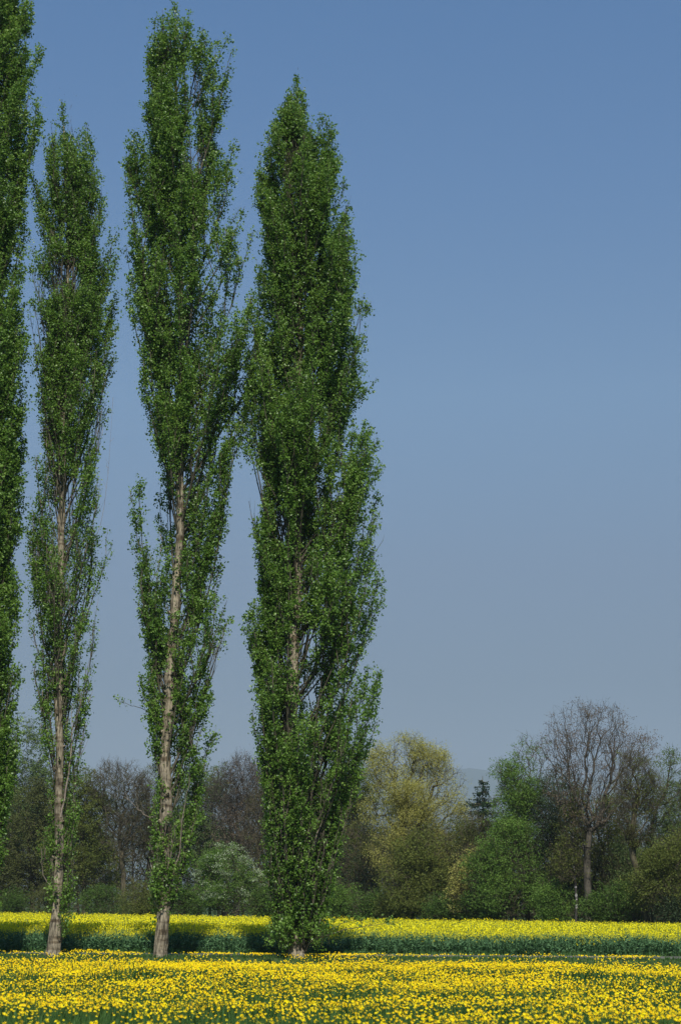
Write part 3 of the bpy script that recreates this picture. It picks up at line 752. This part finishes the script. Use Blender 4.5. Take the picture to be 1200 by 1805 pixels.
T('bare_tree', 'big bare tree with wide fan-shaped crown, tallest of the wood edge', 'tree', 2.5, [(1036, 1622), (1036, 1570), (1035, 1525), (1034, 1515)],
  [(1020, 1285, 60, 48), (1062, 1285, 46, 48), (985, 1315, 36, 40), (1095, 1325, 38, 46), (1040, 1340, 75, 50), (1128, 1325, 28, 40), (1000, 1385, 45, 45), (1085, 1385, 50, 45), (1040, 1430, 45, 40)],
  1500, 'bud', 6500, .10, 21, tr=.24, twigs=5, twlen=.55, bf=.66, r0=.0085, e=2.05, bark='ashbark', depthk=.9)
T('birch_tree', 'thin white-barked birch just left of the big bare trunk', 'tree', 2, [(1014, 1621), (1013, 1560), (1009, 1500), (1008, 1440)],
  [(1010, 1470, 24, 44), (1000, 1520, 26, 38), (1016, 1420, 20, 36)], 350, 'olive', 4200, .11, 22, tr=.085, bark='birch', clump=.3)
T('broadleaf_tree', 'sparse olive tree behind the big bare trunk', 'tree', 10, [(1066, 1622), (1064, 1560), (1062, 1490)],
  [(1060, 1480, 45, 52), (1085, 1440, 36, 42), (1080, 1540, 50, 55), (1040, 1550, 42, 50)], 1000, 'olive', 11000, .12, 23, tr=.16, clump=.4)
T('broadleaf_tree', 'yellow-green small willow behind the leaning mistletoe tree', 'tree', 9, [(1110, 1622), (1108, 1570), (1106, 1520)],
  [(1105, 1520, 30, 44), (1128, 1550, 36, 40), (1095, 1570, 36, 36)], 600, 'pale', 7000, .12, 24, tr=.12, clump=.32)
T('leaning_tree', 'leaning dark-stemmed tree with mistletoe balls near the right edge', 'tree', 1.5, [(1143, 1624), (1130, 1580), (1121, 1540), (1114, 1480), (1116, 1440), (1124, 1390)],
  [(1120, 1370, 30, 42), (1100, 1410, 22, 34), (1145, 1400, 22, 40), (1116, 1450, 30, 40), (1105, 1345, 18, 24)], 650, 'olive', 2600, .10, 25, tr=.19, clump=.3, twlen=.6,
  extra=[(1112, 1468, .42, 'mistle'), (1117, 1488, .34, 'mistle')])
T('willow_tree', 'grey-green open willow with curved limbs at the right edge', 'tree', 4, [(1148, 1622), (1148, 1530), (1148, 1450), (1156, 1420), (1172, 1390), (1180, 1350)],
  [(1182, 1342, 20, 26), (1190, 1400, 34, 30), (1160, 1420, 28, 30), (1195, 1450, 36, 30), (1165, 1480, 40, 30)], 700, 'pale', 7000, .11, 26, tr=.13, clump=.26,
  extra=[(1162, 1503, .4, 'mistle'), (1141, 1483, .2, 'rust')])
T('willow_tree', 'low rounded olive willow filling the bottom right corner of the wood', 'tree', 1, [(1180, 1624), (1178, 1590), (1176, 1560)],
  [(1180, 1520, 40, 38), (1150, 1560, 34, 40), (1200, 1570, 44, 42), (1215, 1500, 34, 45)], 1100, 'olive', 15000, .12, 27, tr=.2, clump=.32)
T('bare_tree', 'bare tree beyond the right edge of the field, half out of frame', 'tree', 10, [(1230, 1624), (1228, 1560), (1222, 1480)],
  [(1220, 1440, 50, 60), (1240, 1500, 50, 60)], 700, 'brown', 4000, .11, 28, tr=.18)

bushes = [(20, 1592, 52, 28, 'midgreen', 'dark green bush at the far left of the field edge'), (105, 1588, 42, 30, 'brown', 'brown-green bush behind the second poplar trunk'),
    (185, 1592, 42, 26, 'midgreen', 'green bush between the second and third poplar trunks'), (250, 1588, 40, 30, 'olive', 'olive bush just left of the third poplar trunk'),
    (325, 1590, 38, 28, 'midgreen', 'green bush just right of the third poplar trunk'), (470, 1594, 32, 24, 'midgreen', 'small bush left of the broadest poplar base'),
    (600, 1588, 42, 34, 'green', 'bright green bush right of the broadest poplar base'), (655, 1598, 40, 24, 'midgreen', 'low green bush left of the willow foot'),
    (700, 1600, 32, 22, 'olive', 'low olive bush at the willow foot'), (790, 1600, 40, 24, 'midgreen', 'green bush right of the willow foot'),
    (850, 1602, 36, 22, 'midgreen', 'low dark bush under the spruce'), (985, 1592, 34, 32, 'green', 'fresh green bush left of the big bare trunk'),
    (1065, 1604, 32, 22, 'midgreen', 'small green bush right of the big bare trunk'), (1100, 1594, 38, 32, 'midgreen', 'rounded green bush left of the leaning tree foot'),
    (1195, 1604, 34, 24, 'dark', 'dark low bush in the right corner'), (540, 1592, 36, 28, 'midgreen', 'dim bush behind the broadest poplar base')]
for i, (x, y, rx, ry, mt, lb) in enumerate(bushes):
    tree('bush', lb, 'bush', .3 + (i % 3) * .5, [(x, 1617 + x * .006), (x, 1610), (x, y)], [(x - rx * .4, y, rx * .6, ry), (x + rx * .4, y + 4, rx * .6, ry * .9), (x, y - 3, rx * .5, ry)], 320, mt, 6500, .12, 60 + i, group=GB, tr=.06, clump=.28, twigs=2)

# far depth of the wood: trees seen only as one dim mass behind the edge trees
def woodland():
    rng = np.random.RandomState(99); br = MB(); lf = MB()
    for i in range(60):
        px = -60 + 1320 * (i + rng.rand()) / 60; Y = edge_at(px, rng.uniform(14, 34))
        top = rng.uniform(1450, 1510) - (20 if px < 500 else 0); b = at(px, 1612, Y); b[2] = 0; t = at(px + rng.randn() * 6, top, Y)
        h = t[2]; n = 150
        pts = np.stack([b[0] + rng.randn(n) * 1.7, Y + rng.randn(n) * 1.5, h * rng.uniform(.12, 1, n)], 1)
        TN = np.linspace(b, np.array([t[0], Y, h * .8]), 7)
        nodes, par, n0 = arbor(TN, pts, .4)
        r = np.full(len(nodes), .03); r[:n0] = np.linspace(.16, .06, n0)
        idx = np.arange(1, len(nodes)); segs(br, nodes[par[idx]], nodes[idx], np.minimum(r[par[idx]], r[idx] * 1.4), r[idx], 4)
        src = np.repeat(nodes[n0:], 4, 0); segs(br, src, src + rng.randn(len(src), 3) * .45 + [0, 0, .3], .012, .006, 3)
        m = 1500; C = pts[rng.randint(0, n, m)] + rng.randn(m, 3) * .5; C[:, 2] = np.maximum(C[:, 2], .1)
        leaves(lf, C, .17, rng, .7, mi=1)
    lf2 = MB(); lf2.v = br.v + lf.v; lf2.t = br.t + lf.t; lf2.m = br.m + lf.m
    lf2.f = br.f + [f + br.n for f in lf.f]
    o = lf2.build('woodland', [M['greybark'], M['brown']])
    tag(o, 'dim brownish depth of the wood seen between the edge trees', 'woodland', 'stuff')
woodland()

# ------------------------------------------------------------------ rapeseed
def rapeseed():
    rng = np.random.RandomState(5); mb = MB()
    # near strip: whole plants with stems, leaves and flower heads
    def heads(P, n, size, sr, sz, tilt=0):
        C = np.repeat(P, n, 0) + np.stack([rng.randn(len(P) * n) * sr, rng.randn(len(P) * n) * sr, rng.rand(len(P) * n) * sz], 1)
        leaves(mb, C, size, rng, .9, mi=0)
    ya, yb = 63.7, 69.0; xa, xb = -26, 26
    n = int((yb - ya) * (xb - xa) * 26)
    x = rng.uniform(xa, xb, n); y = ya + (yb - ya) * rng.rand(n) ** 1.15 + .6 * vnoise(x, x * 0, 1.1, 3)
    h = (.52 + .3 * vnoise(x, y, 1.4, 1) + rng.randn(n) * .07) * np.clip(.72 + (y - ya) * .35, 0, 1)
    B = np.stack([x, y, gz(x, y)], 1); Tp = B + np.stack([rng.randn(n) * .04, rng.randn(n) * .04, h], 1)
    segs_mb = MB(); segs(segs_mb, B, Tp, .007, .004, 3)
    mb.add(np.concatenate(segs_mb.v), np.concatenate(segs_mb.f), .5, 1)
    for k in range(8):
        s = rng.rand(n) ** 1.1 * .8
        a = rng.uniform(0, 6.283, n); L = (.2 - .11 * s) * rng.uniform(.7, 1.2, n)
        c = B + (Tp - B) * s[:, None]; d = np.stack([np.cos(a), np.sin(a), rng.uniform(-.1, .9, n)], 1)
        sd_ = np.stack([-np.sin(a), np.cos(a), rng.randn(n) * .3], 1); e = c + d * L[:, None]; m = c + d * L[:, None] * .55 + [0, 0, .02]
        wv = (L * .26)[:, None] * sd_
        v = np.stack([c, m + wv, e - [0, 0, .02], m - wv], 1)
        mb.add(v.reshape(-1, 3), np.arange(n * 4).reshape(-1, 4), np.repeat(rng.rand(n), 4), 1)
    # flower heads: the field margin flowers less
    fl = rng.rand(n) < np.clip((y - ya) * .34 + .06, 0, 1)
    heads(Tp[fl] - [0, 0, .04], 6, .03, .025, .1)
    s2 = Tp[fl] + rng.randn(fl.sum(), 3) * [.07, .07, .05] - [0, 0, .07]
    heads(s2, 4, .028, .02, .07)
    # the rest: only upper halves can be seen, plants thin out in number and grow in size with distance
    bands = [(69, 78, 13), (78, 92, 9), (92, 115, 6.5), (115, 145, 4.5), (145, 190, 3.2)]
    for (y0, y1, den) in bands:
        xl = -.235 * y1 - 6; xr = .235 * y1 + 6; n = int((xr - xl) * (y1 - y0) * den)
        x = rng.uniform(xl, xr, n); y = rng.uniform(y0, y1, n); k = y < edge_y(x) - rng.rand(n) * 1.0; x = x[k]; y = y[k]; n = len(x)
        sc = (y / 66) ** .5
        h = .74 + .13 * vnoise(x, y, 2.2, 1) + .07 * vnoise(x, y, 9, 2) + rng.randn(n) * .065
        Tp = np.stack([x, y, h + .03], 1); low = Tp - [0, 0, .35]
        sm = MB(); segs(sm, low, Tp, .012, .006, 3); mb.add(np.concatenate(sm.v), np.concatenate(sm.f), .5, 1)
        leaves(mb, np.repeat(low, 2, 0) + rng.randn(2 * n, 3) * [.12, .12, .08], .2, rng, .5, .6, mi=1)
        c = np.repeat(Tp, 6, 0); q = len(c)
        C = c + np.stack([rng.randn(q) * .075, rng.randn(q) * .075, -.14 + rng.rand(q) * .19], 1)
        leaves(mb, C, .05 + .012 * (y0 / 66), rng, .9, mi=0)
    o = mb.build('rapeseed', [M['rapeflower'], M['rapeleaf']])
    tag(o, 'flowering yellow rapeseed crop with blue-green leaves behind the field track', 'rapeseed crop', 'stuff')
    return n
rapeseed()

# ------------------------------------------------------------------ meadow
def meadow():
    rng = np.random.RandomState(8)
    def region(den, y0, y1):
        n = int(den * (y1 - y0) * (.46 * y1 + 8)); y = rng.uniform(y0, y1, n); x = rng.uniform(-.5, .5, n) * (.46 * y1 + 8)
        k = np.abs(x) < .215 * y + 3.5
        return x[k], y[k]
    g = MB()
    for (y0, y1, den, wd) in [(17, 26, 420, .006), (26, 40, 240, .009), (40, 60.3, 130, .013)]:
        x, y = region(den, y0, y1); n = len(x)
        B = np.stack([x, y, gz(x, y)], 1)
        h = (.22 + .26 * vnoise(x, y, 1.1, 11) + rng.rand(n) ** 2 * .2) * np.where(y > 57.8, .2, np.where(y > 50, .8, 1))
        a = rng.uniform(0, 6.283, n); lean = rng.uniform(.05, .5, n)
        s = np.stack([-np.sin(a), np.cos(a), 0 * a], 1) * wd * rng.uniform(.6, 1.3, n)[:, None]
        d = np.stack([np.cos(a), np.sin(a), 0 * a], 1)
        mid = B + d * (h * lean * .35)[:, None] + np.stack([0 * h, 0 * h, h * .62], 1)
        tip = B + d * (h * lean)[:, None] + np.stack([0 * h, 0 * h, h], 1)
        v = np.stack([B - s, B + s, mid + s * .8, mid - s * .8, tip + s * .15, tip - s * .15], 1)
        base = np.arange(n)[:, None] * 6
        f = np.concatenate([base + [0, 1, 2, 3], base + [3, 2, 4, 5]], 0)
        g.add(v.reshape(-1, 3), f, np.repeat(rng.rand(n), 6))
    tag(g.build('meadow_grass', M['grass']), 'long green grass between the buttercups in the foreground meadow', 'grass', 'stuff')
    fb = MB()
    for (y0, y1, den) in [(17, 30, 44), (30, 45, 76), (45, 60.3, 105)]:
        x, y = region(den, y0, y1)
        dn = vnoise(x, y, .9, 21) * .5 + vnoise(x, y, 3.5, 22) * .5
        k = (rng.rand(len(x)) < np.clip(.12 + 2.4 * (dn - .27), .08, 1)) & ((y < 57.8 + .9 * vnoise(x, y, .8, 35)) | (.55 * vnoise(x, y * 1.6, 2.0, 33) + .3 * vnoise(x, y, .5, 34) + .3 * rng.rand(len(x)) > .50 + .06 * (x < -4) - .09 * ((x > -3) & (x < 8)))); x = x[k]; y = y[k]; n = len(x)
        h = .34 + .16 * vnoise(x, y, 1.6, 23) + rng.randn(n) * .05
        h = h * np.where(y > 57.4, np.clip(.5 - (y - 57.4) * .12, .25, .5), np.where(y > 50, .85, 1)) + np.where(vnoise(x, y, 1.1, 31) > .74, .1, 0) * rng.rand(n)
        B = np.stack([x, y, gz(x, y)], 1); Tp = B + np.stack([rng.randn(n) * .05, rng.randn(n) * .05, h], 1)
        sm = MB(); segs(sm, B + (Tp - B) * .35, Tp, .0028 + .00003 * y.mean(), .002, 3); fb.add(np.concatenate(sm.v), np.concatenate(sm.f), .5, 1)
        # five cupped petals around a tilted axis
        ax = rng.randn(n, 3) * .36 + [.1, -.5, .9]; ax /= np.linalg.norm(ax, axis=1)[:, None]
        u = np.cross(ax, rng.randn(n, 3)); u /= np.linalg.norm(u, axis=1)[:, None]; w_ = np.cross(ax, u)
        r = (.0215 * rng.uniform(.6, 1.35, n) * (1 + .003 * (y - 17)))[:, None]
        tn = rng.rand(n)
        for p in range(5):
            a0 = p * 1.2566
            dr = lambda a: u * math.cos(a) + w_ * math.sin(a)
            v = np.stack([Tp, Tp + dr(a0 - .55) * r * .8 + ax * r * .42, Tp + dr(a0) * r * 1.08 + ax * r * .7, Tp + dr(a0 + .55) * r * .8 + ax * r * .42], 1)
            fb.add(v.reshape(-1, 3), np.arange(n * 4).reshape(-1, 4), np.repeat(tn, 4), 0)
    print("buttercup quads", sum(len(f) for f in fb.f))
    tag(fb.build('buttercups', [M['petal'], M['stem']]), 'yellow buttercups on thin stems filling the foreground meadow', 'buttercups', 'stuff')
meadow()

# rough grass tufts on the verge round the poplar feet
def verge():
    rng = np.random.RandomState(12); n = 9000
    x = rng.uniform(-17, 17, n); y = np.where(rng.rand(n) < .6, rng.uniform(58.2, 59.9, n), rng.uniform(63.1, 63.9, n))
    k = vnoise(x, y, .7, 41) > .38; x = x[k]; y = y[k]; n = len(x); g = MB()
    B = np.stack([x, y, gz(x, y)], 1); h = rng.uniform(.04, .13, n) * np.where(y > 61, 1.5, 1)
    tip = B + np.stack([rng.randn(n) * .05, rng.randn(n) * .05, h], 1); s = np.array([.011, 0, 0])
    v = np.stack([B - s, B + s, tip + s * .2, tip - s * .2], 1)
    g.add(v.reshape(-1, 3), np.arange(n * 4).reshape(-1, 4), np.repeat(rng.rand(n), 4))
    tag(g.build('verge_grass', M['grass']), 'short rough grass on the verges of the field track', 'grass', 'stuff')
verge()

# ------------------------------------------------------------------ haze: closed box of even thin air round camera and land
def haze():
    me = bpy.data.meshes.new('haze'); x, y0, y1, z0, z1 = 7200, -450, 8500, -3.0, 760
    v = [(-x, y0, z0), (x, y0, z0), (x, y1, z0), (-x, y1, z0), (-x, y0, z1), (x, y0, z1), (x, y1, z1), (-x, y1, z1)]
    me.from_pydata(v, [], [(3, 2, 1, 0), (4, 5, 6, 7), (0, 1, 5, 4), (1, 2, 6, 5), (2, 3, 7, 6), (3, 0, 4, 7)])
    o = bpy.data.objects.new('haze', me); COL.objects.link(o)
    m = bpy.data.materials.new('thin_haze'); m.use_nodes = True; n = m.node_tree.nodes
    n.clear(); ou = n.new('ShaderNodeOutputMaterial'); p = n.new('ShaderNodeVolumePrincipled')
    p.inputs['Color'].default_value = (0.52, 0.61, 0.74, 1); p.inputs['Density'].default_value = 0.00015; p.inputs['Anisotropy'].default_value = 0.0
    m.node_tree.links.new(p.outputs[0], ou.inputs['Volume']); me.materials.append(m)
    tag(o, 'thin bluish spring haze over the fields and far hills', 'haze', 'stuff')
haze()
